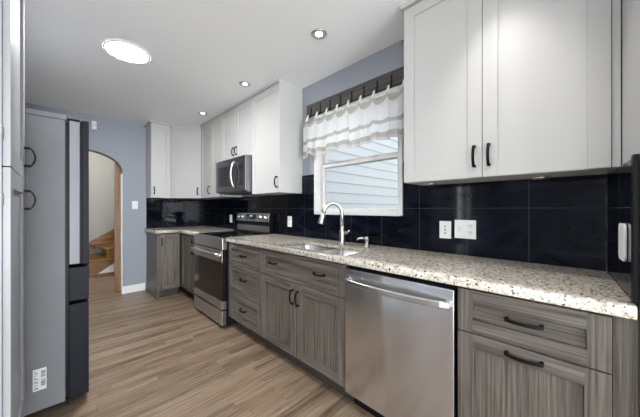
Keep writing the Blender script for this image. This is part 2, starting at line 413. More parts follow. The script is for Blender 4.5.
# doorway jamb lining and hinges left from a removed door
w = MB(); w.box((ax1 - .012, FY + .02, .105), (ax1, FY + .15, 1.70))
struct('trim_1', w, M['trim'])
w = MB(); w.box((.585, FY + .152, 0), (.70, FY + .175, 1.86))
struct('trim_2', w, M['casingwood'])

# backsplash tiles
TX = 1.78
w = MB(); e = .0005
w.box((TX, -.075, .914), (WX - e, WY0 - .02, 1.54)); w.box((TX, WY0 - .02, .914), (WX - e, WY1 + .03, 1.150)); w.box((TX, WY1 + .03, .914), (WX - e, 2.04, 1.54))
w.box((TX, 2.04, .914), (WX - e, FY - .01, 1.362))
struct('trim_3', w, M['tile_r'], label='glossy black tile backsplash along the window wall')
struct('trim_4', MB().box((.94, FY - .01, .914), (TX, FY - e, 1.362)), M['tile_f'], label='glossy black tile backsplash on the far wall')
w = MB(); w.prism([(1.779, yr(1.779) + .0005), (1.779, yr(1.779) + .010), (1.262, yr(1.262) + .010), (1.262, yr(1.262) + .0005)], .914, 1.358, lambda p, q, t: (p, q, t))
struct('trim_5', w, M['tile_ret'], label='glossy black tile on the short end wall')
w = MB(); w.prism([(1.262, yr(1.262) + .0005), (1.262, yr(1.262) + .014), (1.232, yr(1.232) + .014), (1.232, yr(1.232) + .0005)], .914, 1.366, lambda p, q, t: (p, q, t))
struct('trim_6', w, M['black'], .002, label='black edge strip of the tile on the short end wall')

# ------------------------------------------------------------------ kitchen window and what is outside it
wn = bpy.data.objects.new('window_1', None); COL.objects.link(wn); wn.location = (WX, 1.39, WZ0); BASES['window_1'] = (WX, 1.39, WZ0); wn['kind'] = 'structure'
def rect_frame(x0, x1, y0, y1, z0, z1, t, tb=None):
    tb = tb or t; m_ = MB()
    m_.box((x0, y0, z0), (x1, y0 + t, z1)); m_.box((x0, y1 - t, z0), (x1, y1, z1))
    m_.box((x0, y0 + t, z0), (x1, y1 - t, z0 + tb)); m_.box((x0, y0 + t, z1 - t), (x1, y1 - t, z1)); return m_
obj('window_frame', rect_frame(1.768, 1.90, WY0 - .018, WY1 + .018, 1.150, WZ1 + .01, .032, .030), M['vinyl'], wn, .004)
iy0, iy1 = WY0 + .0145, WY1 - .0145
obj('lower_sash', rect_frame(1.832, 1.862, iy0, iy1, 1.1805, 1.634, .036, .022), M['vinyl'], wn, .003)
obj('upper_sash', rect_frame(1.864, 1.892, iy0, iy1, 1.596, WZ1 - .0225, .034), M['vinyl'], wn, .003)
obj('glass_pane', MB().box((1.846, iy0 + .036, 1.2025), (1.850, iy1 - .036, 1.598)), M['glass'], wn)
obj('glass_pane', MB().box((1.876, iy0 + .034, 1.630), (1.880, iy1 - .034, WZ1 - .0565)), M['glass'], wn)
for yy in (1.18, 1.58): obj('sash_lock', MB().box((1.834, yy - .022, 1.6341), (1.860, yy + .022, 1.644)), M['vinyl'], wn, .003)
# house wing outside clad in lapped siding
w = MB(); lap = .155
for k in range(-4, 20):
    z = .05 + k * lap
    w.prism([(2.60, z), (2.585, z), (2.598, z + lap), (2.60, z + lap)], 1.97, 7.0, lambda p, q, t: (t, p, q))
w.box((1.97, 2.60, -.6), (7.0, 2.7, 3.2))
struct('wall_siding', w, M['siding'], label='pale grey lapped siding outside the window')
struct('ground', MB().box((1.97, -3, -.7), (9, 8, -.6)), plain('lawn', (.20, .22, .16), .9, noise=.3, nscale=20))

# ------------------------------------------------------------------ hall and stairs beyond the arch
struct('wall_hall', MB().box((-1.2, 6.96, 0), (2.0, 7.06, 3.4)).box((1.0, FY + .16, 0), (1.1, 6.96, 3.4)).box((-1.3, FY + .16, 0), (-1.2, 7.06, 3.4)), M['hallwall'])
struct('ceiling_hall', MB().box((-1.3, FY + .151, 3.0), (1.1, 7.06, 3.1)), M['ceil'])
st = thing('staircase', (.6, 6.4, 0), 'honey-coloured oak stairs rising to the right beyond the arched doorway', 'staircase')
steps = [(.12, .40, .115), (.40, .70, .30), (.645, .99, .485)]
Ps = lambda p, q, t: (p, t, q)
for i, (x0, x1, z) in enumerate(steps):
    if i < 2: obj('tread', MB().box((x0 - .02, 6.07, z - .03), (x1, 6.92, z)), M['stairwood'], st, .006)
    else: obj('tread', MB().prism([(x0 - .02, 6.07), (x1, 6.07), (x1, 6.92), (.46, 6.92)], z - .03, z, lambda p, q, t: (p, q, t)), M['stairwood'], st, .006)
    zb = steps[i - 1][2] if i else 0
    obj('riser', MB().box((x0, 6.10, zb + .0), (x0 + .02, 6.90, z - .03)), M['stairwood'], st)
obj('stringer', MB().prism([(.12, 0), (.43, 0), (.86, .30), (.99, .39), (.99, .455), (.645, .455), (.645, .27), (.40, .27), (.40, .085), (.12, .085)], 6.085, 6.11, Ps), M['stairwood'], st)
obj('under_panel', MB().prism([(.445, .0), (.99, .0), (.99, .385)], 6.095, 6.105, Ps), M['trim'], st)
obj('shoe_moulding', MB().box((.42, 6.06, 0), (.99, 6.084, .05)), M['casingwood'], st)
obj('skirt_board', MB().prism([(.10, .12), (.10, .31), (.48, .56), (.98, .87), (.98, .49), (.66, .49), (.42, .31)], 6.925, 6.945, Ps), M['stairwood'], st)

# ------------------------------------------------------------------ base cabinets
CF = 1.24     # carcass front; doors stand 20 mm proud
CB = 1.775
WM = [M['wood_v'], M['wood_h']]
BG = 'grey wood base cabinets'
def base_cab(name, label, y0, y1, zt=.865):
    r = thing(name, ((CF + CB) / 2, (y0 + y1) / 2, 0), label, 'cabinet', BG)
    g = .0015
    c = MB(); c.box((CF, y0 + g, .11), (CF + .018, y1 - g, zt)); c.box((CF + .018, y0 + g, .11), (CB, y0 + g + .018, zt))
    c.box((CF + .018, y1 - g - .018, .11), (CB, y1 - g, zt)); c.box((CF + .018, y0 + g + .018, .11), (CB, y1 - g - .018, .128)); c.box((CB - .012, y0 + g + .018, .128), (CB, y1 - g - .018, zt))
    obj('carcass', c, WM, r)
    obj('toe_kick', MB().box((1.305, y0 + g, 0), (1.32, y1 - g, .11)), M['toe'], r)
    return r
def front(r, name, P, u0, u1, z0, z1, fr=.06, horizontal=False, pulls=()):
    d = obj(name, shaker(P, u0, u1, z0, z1, fr, h=1, v=0, panel=1 if horizontal else 0), WM, r, .0015)
    for (u, z, vert, L) in pulls: obj('handle', pull(P, u, z, .02, L, vert), M['bronze'], d, .001)
    return d
P = PR(CF)
yA, yB, yC, yD, yE = -.066, .384, 1.008, 1.926, 2.522
r = base_cab('base_cabinet', 'grey wood cabinet at the near end, one drawer above a pull-out door', yA, yB)
front(r, 'drawer', P, yA + .002, yB - .003, .686, .862, .055, True, [(.155, .782, False, .115)])
front(r, 'door', P, yA + .002, yB - .003, .125, .681, .06, False, [(.155, .652, False, .115)])
f = MB(); f.prism([(CF - .004, yA - .0005), (CB, yA - .0005), (CB, yr(CB) + .003), (CF - .004, yr(CF) + .003)], .0, .865, lambda p, q, t: (p, q, t))
obj('filler_panel', f, WM, r)
r = base_cab('base_cabinet', 'grey wood sink cabinet with two doors below a long two-handled false drawer', yC, yD, .68)
obj('front_rail', MB().box((CF, yC + .002, .681), (CF + .006, yD - .002, .865)), M['wood_h'], r)
front(r, 'drawer_front', P, yC + .003, yD - .003, .664, .862, .06, True, [(1.742, .772, False, .105), (1.222, .772, False, .105)])
front(r, 'door', P, yC + .003, 1.4655, .125, .659, .06, False, [(1.4365, .560, True, .11)])
front(r, 'door', P, 1.4685, yD - .003, .125, .659, .06, False, [(1.4975, .560, True, .11)])
r = base_cab('base_cabinet', 'grey wood three-drawer cabinet beside the stainless range', yD, yE)
for z0, z1, hz in ((.664, .862, .765), (.388, .659, .545), (.125, .383, .265)):
    front(r, 'drawer', P, yD + .003, yE - .003, z0, z1, .055, True, [(2.215, hz, False, .105)])
yF, yG = 3.305, 3.65
r = base_cab('base_cabinet', 'narrow grey wood cabinet left of the range, drawer over a door', yF, yG)
front(r, 'drawer', P, yF + .003, yG - .003, .700, .862, .05, True, [(3.48, .785, False, .105)])
front(r, 'door', P, yF + .003, yG - .003, .125, .695, .055, False, [(3.48, .640, False, .105)])
r = base_cab('base_cabinet', 'grey wood corner cabinet with one plain door, second left of the range', yG, 4.58)
front(r, 'door', P, yG + .003, 3.945, .125, .862, .06, False)
# far wall base cabinet
r = thing('base_cabinet', (1.08, 4.29, 0), 'grey wood end cabinet under the far counter beside the blue-grey wall', 'cabinet', BG)
FF = 3.99
c = MB(); c.box((.94, FF, .0), (.960, 4.59, .865)); c.box((.960, FF, .11), (1.215, FF + .018, .865)); c.box((1.197, FF + .018, .11), (1.215, 4.59, .865))
c.box((.960, FF + .018, .11), (1.197, 4.59, .128)); c.box((.960, 4.578, .128), (1.197, 4.59, .865))
obj('carcass', c, WM, r)
obj('toe_kick', MB().box((.961, FF + .06, 0), (1.215, FF + .075, .109)), M['toe'], r)
obj('shoe_moulding', MB().box((.925, FF, 0), (.9395, 4.58, .018)), M['wood_h'], r)
front(r, 'door', PF(FF), .955, 1.198, .125, .862, .055, False, [(.985, .765, True, .105)])

# ------------------------------------------------------------------ granite counters
def edge_profile(x0, x1, z0=.874, z1=.914, r=.012, flip=False):
    pts = [(x1, z0), (x1, z1)]
    for i in range(6): a = PI / 2 + i / 5 * PI / 2; pts.append((x0 + r + r * math.cos(a), z1 - r + r * math.sin(a)))
    for i in range(4): a = PI + i / 3 * PI / 2; pts.append((x0 + .006 + .006 * math.cos(a), z0 + .006 + .006 * math.sin(a)))
    return pts
SX0, SX1, SY0, SY1 = 1.252, 1.56, 1.035, 1.765
yend = lambda x: yr(x) + .0115
Pc = lambda p, q, t: (p, t if t > 0 else yend(p), q)
w = MB(); w.prism(edge_profile(1.195, SX0), -1, 2.524, Pc, 0, True)
zu = .890
bx = lambda x0, x1, y0, y1: w.hexa([(x0, y0 if y0 > 0 else yend(x0), zu), (x1, y0 if y0 > 0 else yend(x1), zu), (x1, y1, zu), (x0, y1, zu),
                                    (x0, y0 if y0 > 0 else yend(x0), .914), (x1, y0 if y0 > 0 else yend(x1), .914), (x1, y1, .914), (x0, y1, .914)])
bx(SX0, SX1, -1, SY0); bx(SX0, SX1, SY1, 2.524); bx(SX1, TX - .001, -1, 2.524)
tag(obj('countertop', w, M['granite'], base=(1.49, 1.2, .874)), 'long speckled beige granite countertop holding the sink', 'countertop', 'granite countertops')
w = MB(); w.prism(edge_profile(1.195, 1.24), 3.303, 4.589, lambda p, q, t: (p, t, q), 0, True)
w.box((1.24, 3.303, .874), (TX - .001, 4.589, .914))
w.prism([(y + 2.765, z) for y, z in edge_profile(1.195, 1.24)], .915, 1.195, lambda p, q, t: (t, p, q), 0, True)
w.box((.915, 4.005, .874), (1.195, 4.589, .914))
tag(obj('countertop', w, M['granite'], base=(1.4, 4.0, .874)), 'L-shaped speckled granite countertop in the far corner left of the range', 'countertop', 'granite countertops')

# sink: two undermount bowls
sk = thing('sink', (1.41, 1.40, .70), 'double-bowl stainless undermount sink set in the granite below the window', 'sink')
def bowl(x0, x1, y0, y1, zt, zb):
    m_ = MB(); n = 5; R = .045
    def ring(x0, x1, y0, y1, z, R):
        out = []
        for cx_, cy_, a0 in ((x1 - R, y1 - R, 0), (x0 + R, y1 - R, PI / 2), (x0 + R, y0 + R, PI), (x1 - R, y0 + R, 1.5 * PI)):
            for i in range(n + 1): a = a0 + i / n * PI / 2; out.append((cx_ + R * math.cos(a), cy_ + R * math.sin(a), z))
        return out
    rings = [ring(x0 - .004, x1 + .02, y0 - .012, y1 + .012, zt, R + .004), ring(x0, x1, y0, y1, zt, R), ring(x0 + .012, x1 - .012, y0 + .012, y1 - .012, zb + .03, R), ring(x0 + .04, x1 - .04, y0 + .04, y1 - .04, zb, R - .01)]
    k = len(rings[0]); vs = sum(rings, [])
    m_.add(vs, [(i * k + j, i * k + (j + 1) % k, (i + 1) * k + (j + 1) % k, (i + 1) * k + j) for i in range(3) for j in range(k)] + [tuple(3 * k + j for j in range(k))], 0, True)
    return m_
for y0, y1 in ((SY0 - .002, 1.345), (1.37, SY1 + .002)):
    b_ = obj('bowl', bowl(SX0 + .007, SX1 + .003, y0, y1, .8885, .70), M['steel'], sk)
    sd = b_.modifiers.new('wall', 'SOLIDIFY'); sd.thickness = .002; sd.offset = -1
    obj('drain', MB().lathe(((SX0 + SX1) / 2, (y0 + y1) / 2, .703), [(.0, .0), (.040, .0), (.042, .003), (.034, .0045), (.03, .002), (0, .0015)], 24), M['satin'], b_)

# faucet
fx, fy = 1.615, 1.365
fc = thing('faucet', (fx, fy, .9145), 'tall satin nickel gooseneck faucet behind the sink', 'faucet')
obj('body', MB().lathe((fx, fy, .9145), [(.030, 0), (.030, .006), (.025, .012), (.021, .03), (.0205, .075), (.022, .105), (.0175, .135), (.0155, .150)], 28), M['satin'], fc)
sd = Vector((-.78, .62, 0)).normalized()
path = [(fx, fy, 1.06), (fx, fy, 1.16)]; R = .075
for i in range(1, 15):
    a = PI - PI * i / 14 * .97; path.append((fx + sd.x * (R + R * math.cos(a)), fy + sd.y * (R + R * math.cos(a)), 1.16 + R * math.sin(a) * 1.15))
obj('spout', MB().tube(path, .0155, 18), M['satin'], fc)
p0 = Vector(path[-1]); dn = (p0 - Vector(path[-2])).normalized(); dn = (dn + sd * .10).normalized()
obj('spray_head', MB().tube([p0 - dn * .004, p0 + dn * .015, p0 + dn * .06, p0 + dn * .085, p0 + dn * .09], [.0165, .019, .022, .025, .021], 20), M['satin'], fc)
obj('lever', MB().tube([(fx, fy, 1.005), (fx + .01, fy - .030, 1.008), (fx + .012, fy - .05, 1.016), (fx - .012, fy - .078, 1.030)], [.015, .013, .009, .007], 16), M['satin'], fc)
sx, sy = 1.655, 1.155
sdp = thing('soap_dispenser', (sx, sy, .9145), 'small satin nickel soap dispenser right of the faucet', 'soap dispenser')
obj('base', MB().lathe((sx, sy, .9145), [(.022, 0), (.022, .005), (.014, .010), (.0125, .05), (.0165, .052), (.0165, .072), (.010, .077), (0, .078)], 24), M['satin'], sdp)
obj('nozzle', MB().tube([(sx, sy, .977), (sx - .035, sy + .028, .981), (sx - .052, sy + .042, .977), (sx - .058, sy + .047, .968)], [.009, .0075, .0065, .006], 14), M['satin'], sdp)

# ------------------------------------------------------------------ dishwasher
dw = thing('dishwasher', (1.5, .696, 0), 'brushed stainless dishwasher with a bowed bar handle', 'dishwasher')
obj('cabinet', MB().box((1.262, yB + .006, .105), (1.76, yC - .006, .862)), M['black'], dw)
obj('door', MB().box((1.212, yB + .010, .112), (1.26, yC - .006, .848)), M['dwsteel'], dw, .004)
obj('toe_panel', MB().box((1.30, yB + .008, .0), (1.33, yC - .008, .104)), M['black'], dw)
h = MB(); N = 16; vs = []
for i in range(N + 1):
    u = yB + .022 + (yC - yB - .045) * i / N; n_ = .012 + .040 * math.sin(PI * i / N) ** .6; 
    for a, b in ((-.016, 0), (.012, 0), (.016, .006), (.012, .014), (-.012, .014), (-.016, .008)): vs.append((1.212 - n_ - b + .004, u, .782 + a))
k = 6
h.add(vs, [(i * k + j, i * k + (j + 1) % k, (i + 1) * k + (j + 1) % k, (i + 1) * k + j) for i in range(N) for j in range(k)] + [tuple(range(k)), tuple(N * k + j for j in range(k))], 0, False)
for u in (yB + .022, yC - .045): h.box((1.190, u, .770), (1.2118, u + .022, .794))
obj('handle', h, M['satin'], dw, .002)
obj('badge', MB().box((1.2105, .885, .805), (1.2119, .972, .818)), M['slot'], dw)

# ------------------------------------------------------------------ range
rg = thing('range', (1.45, 2.913, 0), 'stainless electric range with black glass cooktop and oven door', 'range')
ry0, ry1 = 2.530, 3.296; RX = 1.165
obj('body', MB().box((RX + .045, ry0, .06), (1.745, ry1, .895)), M['black'], rg)
obj('front_trim', MB().box((RX - .005, ry0, .790), (RX + .0445, ry1, .905)), M['steel'], rg, .006)
obj('cooktop', MB().box((RX + .045, ry0 + .02, .8951), (1.66, ry1 - .02, .911)), M['gloss'], rg, .002)
for y0 in (ry0, ry1 - .0195): obj('side_trim', MB().box((RX + .045, y0, .8951), (1.66, y0 + .0195, .913)), M['steel'], rg)
for (bx_, by_, br) in ((1.34, 2.72, .095), (1.34, 3.11, .075), (1.54, 2.72, .075), (1.54, 3.11, .10)):
    obj('burner', MB().lathe((bx_, by_, .9111), [(br, 0), (br, .0004), (br - .004, .0004), (br - .004, 0)], 40), M['slot'], rg)
dr = obj('oven_door', MB().box((RX, ry0 + .012, .275), (RX + .040, ry1 - .004, .785)), M['ovenglass'], rg, .003)
obj('door_top_rail', MB().box((RX - .006, ry0 + .004, .665), (RX - .0002, ry1 - .004, .783)), M['steel'], dr, .002)
obj('door_bottom_rail', MB().box((RX - .006, ry0 + .004, .195), (RX + .04, ry1 - .004, .2745)), M['steel'], dr, .002)
h = MB(); h.tube([(RX - .034, ry0 + .02, .738), (RX - .037, ry0 + .20, .739), (RX - .037, ry1 - .20, .739), (RX - .034, ry1 - .02, .738)], .015, 16)
for u in (ry0 + .06, ry1 - .06): h.box((RX - .030, u - .014, .727), (RX - .0062, u + .014, .750))
obj('handle', h, M['satin'], rg)
obj('drawer', MB().box((RX - .006, ry0 + .004, .035), (RX + .04, ry1 - .004, .176)), M['steel'], rg, .003)
obj('vent_gap', MB().box((RX + .02, ry0 + .006, .1765), (RX + .042, ry1 - .006, .1945)), M['black'], rg)
for yy in (ry0 + .05, ry1 - .05): obj('foot', MB().lathe((1.25, yy, 0), [(.02, 0), (.02, .01), (.012, .014), (.012, .06)], 16), M['black'], rg); obj('foot', MB().lathe((1.70, yy, 0), [(.02, 0), (.02, .01), (.012, .014), (.012, .06)], 16), M['black'], rg)
# back guard
bg = obj('back_guard', MB().box((1.72, ry0 + .004, .8955), (1.772, ry1 - .004, 1.15)).box((1.661, ry0 + .004, .8955), (1.7195, ry1 - .004, .93)), [M['black']], rg, .003)
obj('back_panel', MB().box((1.712, ry0 + .008, .931), (1.7195, ry1 - .008, 1.000)), M['steel'], bg)
Pb = lambda p, q, t: (p, t, q)
obj('control_panel', MB().prism([(1.700, 1.052), (1.7195, 1.045), (1.7195, 1.150), (1.714, 1.150)], ry0 + .006, ry1 - .006, Pb), M['steel'], bg, .002)
slope = lambda z: 1.700 + .014 * (z - 1.052) / .098
d_ = obj('display', MB().hexa([(slope(1.068) - .0015, 2.80, 1.068), (slope(1.068) - .0015, 3.04, 1.068), (slope(1.068) + .001, 3.04, 1.068), (slope(1.068) + .001, 2.80, 1.068),
                          (slope(1.135) - .0015, 2.80, 1.135), (slope(1.135) - .0015, 3.04, 1.135), (slope(1.135) + .001, 3.04, 1.135), (slope(1.135) + .001, 2.80, 1.135)]), M['gloss'], bg)
obj('clock_digits', MB().box((slope(1.11) - .0034, 2.89, 1.108), (slope(1.11) - .0016, 2.945, 1.122)), M['ledblue'], d_)
for yy in (2.60, 2.70, 3.13, 3.22):
    obj('knob', MB().lathe((slope(1.10), yy, 1.10), [(.0, -.024), (.018, -.024), (.021, -.006), (.024, -.003), (.024, 0)], 24, 'x'), M['satin'], bg)

# ------------------------------------------------------------------ microwave
mw = thing('microwave', (1.60, 2.92, 1.388), 'black stainless over-the-range microwave with a curved handle', 'microwave')
my0, my1 = 2.552, 3.290; mz0, mz1 = 1.388, 1.786
obj('case', MB().box((1.452, my0, mz0), (1.775, my1, mz1)), M['slatesteel'], mw, .003)
dr = obj('door', MB().box((1.424, my0 + .001, mz0 + .012), (1.4515, my1 - .001, mz1 - .002)), M['slatesteel'], mw, .004)
obj('window', MB().box((1.4222, 2.80, mz0 + .075), (1.4238, my1 - .05, mz1 - .085)), M['gloss'], dr)
obj('control_strip', MB().box((1.4222, my0 + .05, mz0 + .075), (1.4238, 2.775, mz1 - .085)), M['gloss'], dr)
h = []
for i in range(15):
    t_ = i / 14; h.append((1.424 - .006 - .042 * math.sin(PI * t_) ** .75, 2.79, mz0 + .05 + .30 * t_))
obj('handle', MB().tube(h, [.011] + [.012] * 13 + [.011], 14), M['satin'], dr)
obj('vent_grille', MB().box((1.50, my0 + .05, mz0 - .006), (1.74, my1 - .05, mz0 - .0005)), M['slot'], mw)

# ------------------------------------------------------------------ wall cabinets
UG = 'white wall cabinets'
UF = 1.52; UZ = 1.360; UT = 2.415
WHT = M['white']
def uppercarc(r, y0, y1, z0, z1=UT, xf=UF):
    g = .001
    obj('carcass', MB().box((xf, y0 + g, z0), (WX - .0015, y1 - g, z1)), WHT, r)
    obj('crown', MB().box((xf - .030, y0 + g, z1), (WX - .0015, y1 - g, CH - .0005)), WHT, r, .003)
def udoor(r, P, u0, u1, z0, z1, hu=None, hz=None, fr=.062, L=.11):
    d = obj('door', shaker(P, u0, u1, z0, z1, fr, rec=.006), WHT, r, .0015)
    if hu is not None: obj('handle', pull(P, hu, hz, .02, L, True), M['bronze'], d, .001)
P = PR(UF)
r = thing('wall_cabinet', (1.65, .35, UZ), 'large white double-door wall cabinet right of the window', 'cabinet', UG)
g0, g1 = -.078, .776
obj('carcass', MB().box((UF, g0, UZ + .012), (WX - .0015, g1, UT)), WHT, r)
obj('bottom_panel', MB().box((UF + .001, g0 + .001, UZ), (WX - .011, g1, UZ + .0115)), WHT, r)
obj('crown', MB().box((UF - .042, g0, UT), (WX - .0015, g1 + .012, CH - .0005)), WHT, r, .003)
udoor(r, P, g0 + .001, .3545, UZ + .001, UT - .003, .325, 1.466, .064)
udoor(r, P, .3575, g1 - .001, UZ + .001, UT - .003, .389, 1.466, .064)
obj('filler_strip', MB().prism([(UF - .015, g0 - .001), (WX - .0015, g0 - .001), (WX - .0015, -.083), (UF - .015, -.101)], UZ + .001, CH - .0005, lambda p, q, t: (p, q, t)), WHT, r)
for i, (px_, py_, lb) in enumerate(((1.634, .67, 'small round puck light under the big wall cabinet, nearer the window'), (1.69, .149, 'small round puck light under the big wall cabinet, nearer the end wall'))):
    pk = thing('puck_light', (px_, py_, UZ - .012), lb, 'light', 'under-cabinet puck lights')
    obj('rim', MB().lathe((px_, py_, UZ - .0125), [(.024, 0), (.034, 0), (.036, .004), (.036, .012), (.024, .012), (.024, 0)], 28), M['satin'], pk)
    obj('lens', MB().lathe((px_, py_, UZ - .010), [(0, 0), (.0235, 0), (.0235, .009), (0, .009)], 28), M['slot'], pk)
r = thing('wall_cabinet', (1.65, 2.295, UZ), 'white single-door wall cabinet between the microwave and the window', 'cabinet', UG)
uppercarc(r, 2.044, 2.546, UZ); udoor(r, P, 2.046, 2.544, UZ + .001, UT - .003, 2.083, 1.462)
r = thing('wall_cabinet', (1.65, 2.92, 1.79), 'short white two-door wall cabinet above the microwave', 'cabinet', UG)
uppercarc(r, 2.548, 3.296, 1.79); udoor(r, P, 2.55, 2.9205, 1.791, UT - .003, 2.885, 1.885, L=.10); udoor(r, P, 2.9235, 3.294, 1.791, UT - .003, 2.957, 1.885, L=.10)
r = thing('wall_cabinet', (1.65, 3.65, UZ), 'white wall cabinet left of the microwave, next to the corner', 'cabinet', UG)
uppercarc(r, 3.298, 3.988, UZ); udoor(r, P, 3.300, 3.62, UZ + .001, UT - .003); udoor(r, P, 3.623, 3.986, UZ + .001, UT - .003, 3.66, 1.462)
# diagonal corner cabinet
r = thing('wall_cabinet', (1.6, 4.4, UZ), 'white wall cabinet set diagonally across the far corner', 'cabinet', UG)
UFY = 4.30
cpoly = [(1.52, 3.990), (WX - .0015, 3.990), (WX - .0015, FY - .0015), (1.192, FY - .0015), (1.192, UFY)]
obj('carcass', MB().prism(cpoly, UZ, UT, lambda p, q, t: (p, q, t)), WHT, r)
obj('crown', MB().prism([(1.500, 3.990), (WX - .0015, 3.990), (WX - .0015, FY - .0015), (1.192, FY - .0015), (1.192, UFY - .022)], UT + .0002, CH - .0005, lambda p, q, t: (p, q, t)), WHT, r)
Pd = PD(1.192, UFY, 1.52, 3.990); LD = math.hypot(.328, .31)
udoor(r, Pd, .012, LD - .012, UZ + .001, UT - .003, LD - .05, 1.462)
r = thing('wall_cabinet', (1.06, 4.45, UZ), 'white wall cabinet at the far end beside the blue-grey wall', 'cabinet', UG)
obj('carcass', MB().box((.932, UFY, UZ), (1.19, FY - .0015, UT)), WHT, r)
obj('crown', MB().box((.912, UFY - .03, UT), (1.190, FY - .0015, CH - .0005)), WHT, r, .003)
udoor(r, PF(UFY), .934, 1.178, UZ + .001, UT - .003, .967, 1.462, .058)

# ------------------------------------------------------------------ tall pantry cabinet
pn = thing('pantry_cabinet', (-.45, 1.80, 0), 'tall white pantry cabinet at the left edge, in front of the refrigerator', 'cabinet')
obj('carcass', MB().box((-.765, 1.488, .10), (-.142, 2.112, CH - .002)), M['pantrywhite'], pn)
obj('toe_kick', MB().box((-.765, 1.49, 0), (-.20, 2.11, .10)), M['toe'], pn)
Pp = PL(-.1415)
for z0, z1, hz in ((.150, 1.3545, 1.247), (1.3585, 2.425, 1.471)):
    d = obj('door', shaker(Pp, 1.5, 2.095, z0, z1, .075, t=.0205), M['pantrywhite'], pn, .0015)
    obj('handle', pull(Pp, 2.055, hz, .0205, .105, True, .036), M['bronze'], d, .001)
    for zz in (z0 + .12, z1 - .12): obj('hinge', MB().box((-.1455, 1.4895, zz - .02), (-.138, 1.4985, zz + .02)), M['slot'], d)

# ------------------------------------------------------------------ refrigerator
fr_ = thing('refrigerator', (-.35, 2.66, 0), 'charcoal four-door refrigerator with a grey side panel', 'refrigerator')
fy0, fy1 = 2.20, 3.11
obj('case', MB().box((-.74, fy0, .045), (.036, fy1, 1.735)), M['fridgeside'], fr_, .004)
obj('top_panel', MB().box((-.74, fy0 - .003, 1.7355), (.040, fy1 + .003, 1.765)), M['fridgetop'], fr_, .004)
obj('gasket', MB().box((.0365, fy0 + .012, .06), (.0505, fy1 - .012, 1.73)), M['black'], fr_)
ym = (fy0 + fy1) / 2
for y0, y1 in ((fy0 + .002, ym - .003), (ym + .003, fy1 - .002)):
    d = obj('door', MB().box((.102, y0 + .006, .862), (.110, y1 - .006, 1.742)), M['black'], fr_)
    obj('inner_shell', MB().box((.051, y0, .862), (.1018, y1, 1.738)), M['edge_steel'], d, .003)
    obj('outer_panel', MB().box((.1102, y0 - .001, .858), (.142, y1 + .001, 1.750)), M['fridgedoor'], d, .003)
for z0, z1 in ((.638, .842), (.048, .618)):
    obj('drawer', MB().box((.051, fy0 + .001, z0), (.142, fy1 - .001, z1)), M['fridgedoor'], fr_, .003)
for y0 in (fy0 + .012, fy1 - .10):
    hc = obj('hinge_cover', MB().box((.0405, y0, 1.7505), (.105, y0 + .085, 1.768)), M['slot'], fr_, .004)
    obj('hinge_pin', MB().lathe((.085, y0 + .03, 1.7435), [(.012, 0), (.012, .007)], 14), M['black'], hc)
for xx in (-.68, -.02):
    for yy in (fy0 + .14, fy1 - .14): obj('foot', MB().lathe((xx - .05, yy, 0), [(.025, 0), (.025, .012), (.014, .016), (.014, .045)], 16), M['black'], fr_)
obj('kick_grille', MB().box((.03, fy0 + .02, .012), (.05, fy1 - .02, .0445)), M['black'], fr_)
sx0, sx1, sz0, sz1 = -.097, -.043, .163, .286
sk_ = obj('energy_label', MB().box((sx0, fy0 - .0009, sz0), (sx1, fy0 - .0002, sz1)), M['stickerw'], fr_); sk_['label'] = 'white printed label with barcodes'
mb = MB(); rr = random.Random(7)
for a, b in ((.185, .225), (.235, .270)):
    z = a
    while z < b:
        t_ = rr.choice((.0015, .0025, .004)); mb.box((sx0 + .032, fy0 - .0013, z), (sx1 - .004, fy0 - .00095, z + t_)); z += t_ + rr.choice((.0018, .003))
for z in (.272, .262, .250, .236, .228, .214, .206, .192, .178, .172): mb.box((sx0 + .004, fy0 - .0013, z), (sx0 + .012 + rr.random() * .014, fy0 - .00095, z + .003))
obj('barcode', mb, M['ink'], sk_)

# ------------------------------------------------------------------ hook board and valance
hb = thing('hook_board', (1.775, 1.40, 2.13), 'dark weathered board with black iron hooks above the window', 'hook board')
obj('board', MB().box((1.766, .85, 2.118), (WX - .0005, 1.955, 2.232)), M['board'], hb, .003)
HY = [1.885 - .125 * i for i in range(9)]
for yy in HY:
    obj('hook', MB().box((1.7625, yy - .006, 2.105), (1.7658, yy + .006, 2.200)).tube([(1.762, yy, 2.112), (1.752, yy, 2.100), (1.744, yy, 2.097), (1.738, yy, 2.102), (1.737, yy, 2.110)], .0045, 8), M['black'], hb)
va = thing('valance', (1.72, 1.40, 1.70), 'short sheer white valance with beige stripes hanging from the hooks', 'curtain')
NU, NV = 260, 36; ya, yb = 1.935, .80
vs, fs, uvs = [], [], []
rn = random.Random(3); ph = [rn.uniform(-.4, .4) for _ in range(12)]
for i in range(NU + 1):
    u = i / NU; y = ya + (yb - ya) * u
    k = (1.885 - y) / .125                                   # hook index
    fk = k - math.floor(k); sag = math.sin(PI * fk) ** 1 if k > 0 else .0
    a_ = ph[max(0, min(11, int(math.floor(k))))]
    ztop = 2.062 - .060 * sag ** .7 - (0 if k > 0 else .035)
    zbot = 1.708 + .010 * math.sin(k * 2.1 + 1) + .008 * math.sin(k * 5.3) - (.012 if k < .25 else 0)
    for j in range(NV + 1):
        v = j / NV; z = ztop + (zbot - ztop) * v
        amp = .006 + .016 * v
        x = 1.694 + amp * math.cos(2 * PI * k) + .008 * v * math.sin(2 * PI * 2.3 * k + a_) + .010 * v * math.sin(9 * u + 3 * v) - .006 * (1 - v)
        if k < 0: x += .05 * (-k) 
        vs.append((x, y + .012 * v * math.sin(2 * PI * 1.4 * k), z)); uvs.append((u, v))
for i in range(NU):
    for j in range(NV): a = i * (NV + 1) + j; fs.append((a, a + 1, a + NV + 2, a + NV + 1))
mb = MB(); mb.add(vs, fs, 0, True)
cl = obj('cloth', mb, M['curtain'], va, weld=False)
uvl = cl.data.uv_layers.new(name='UVMap')
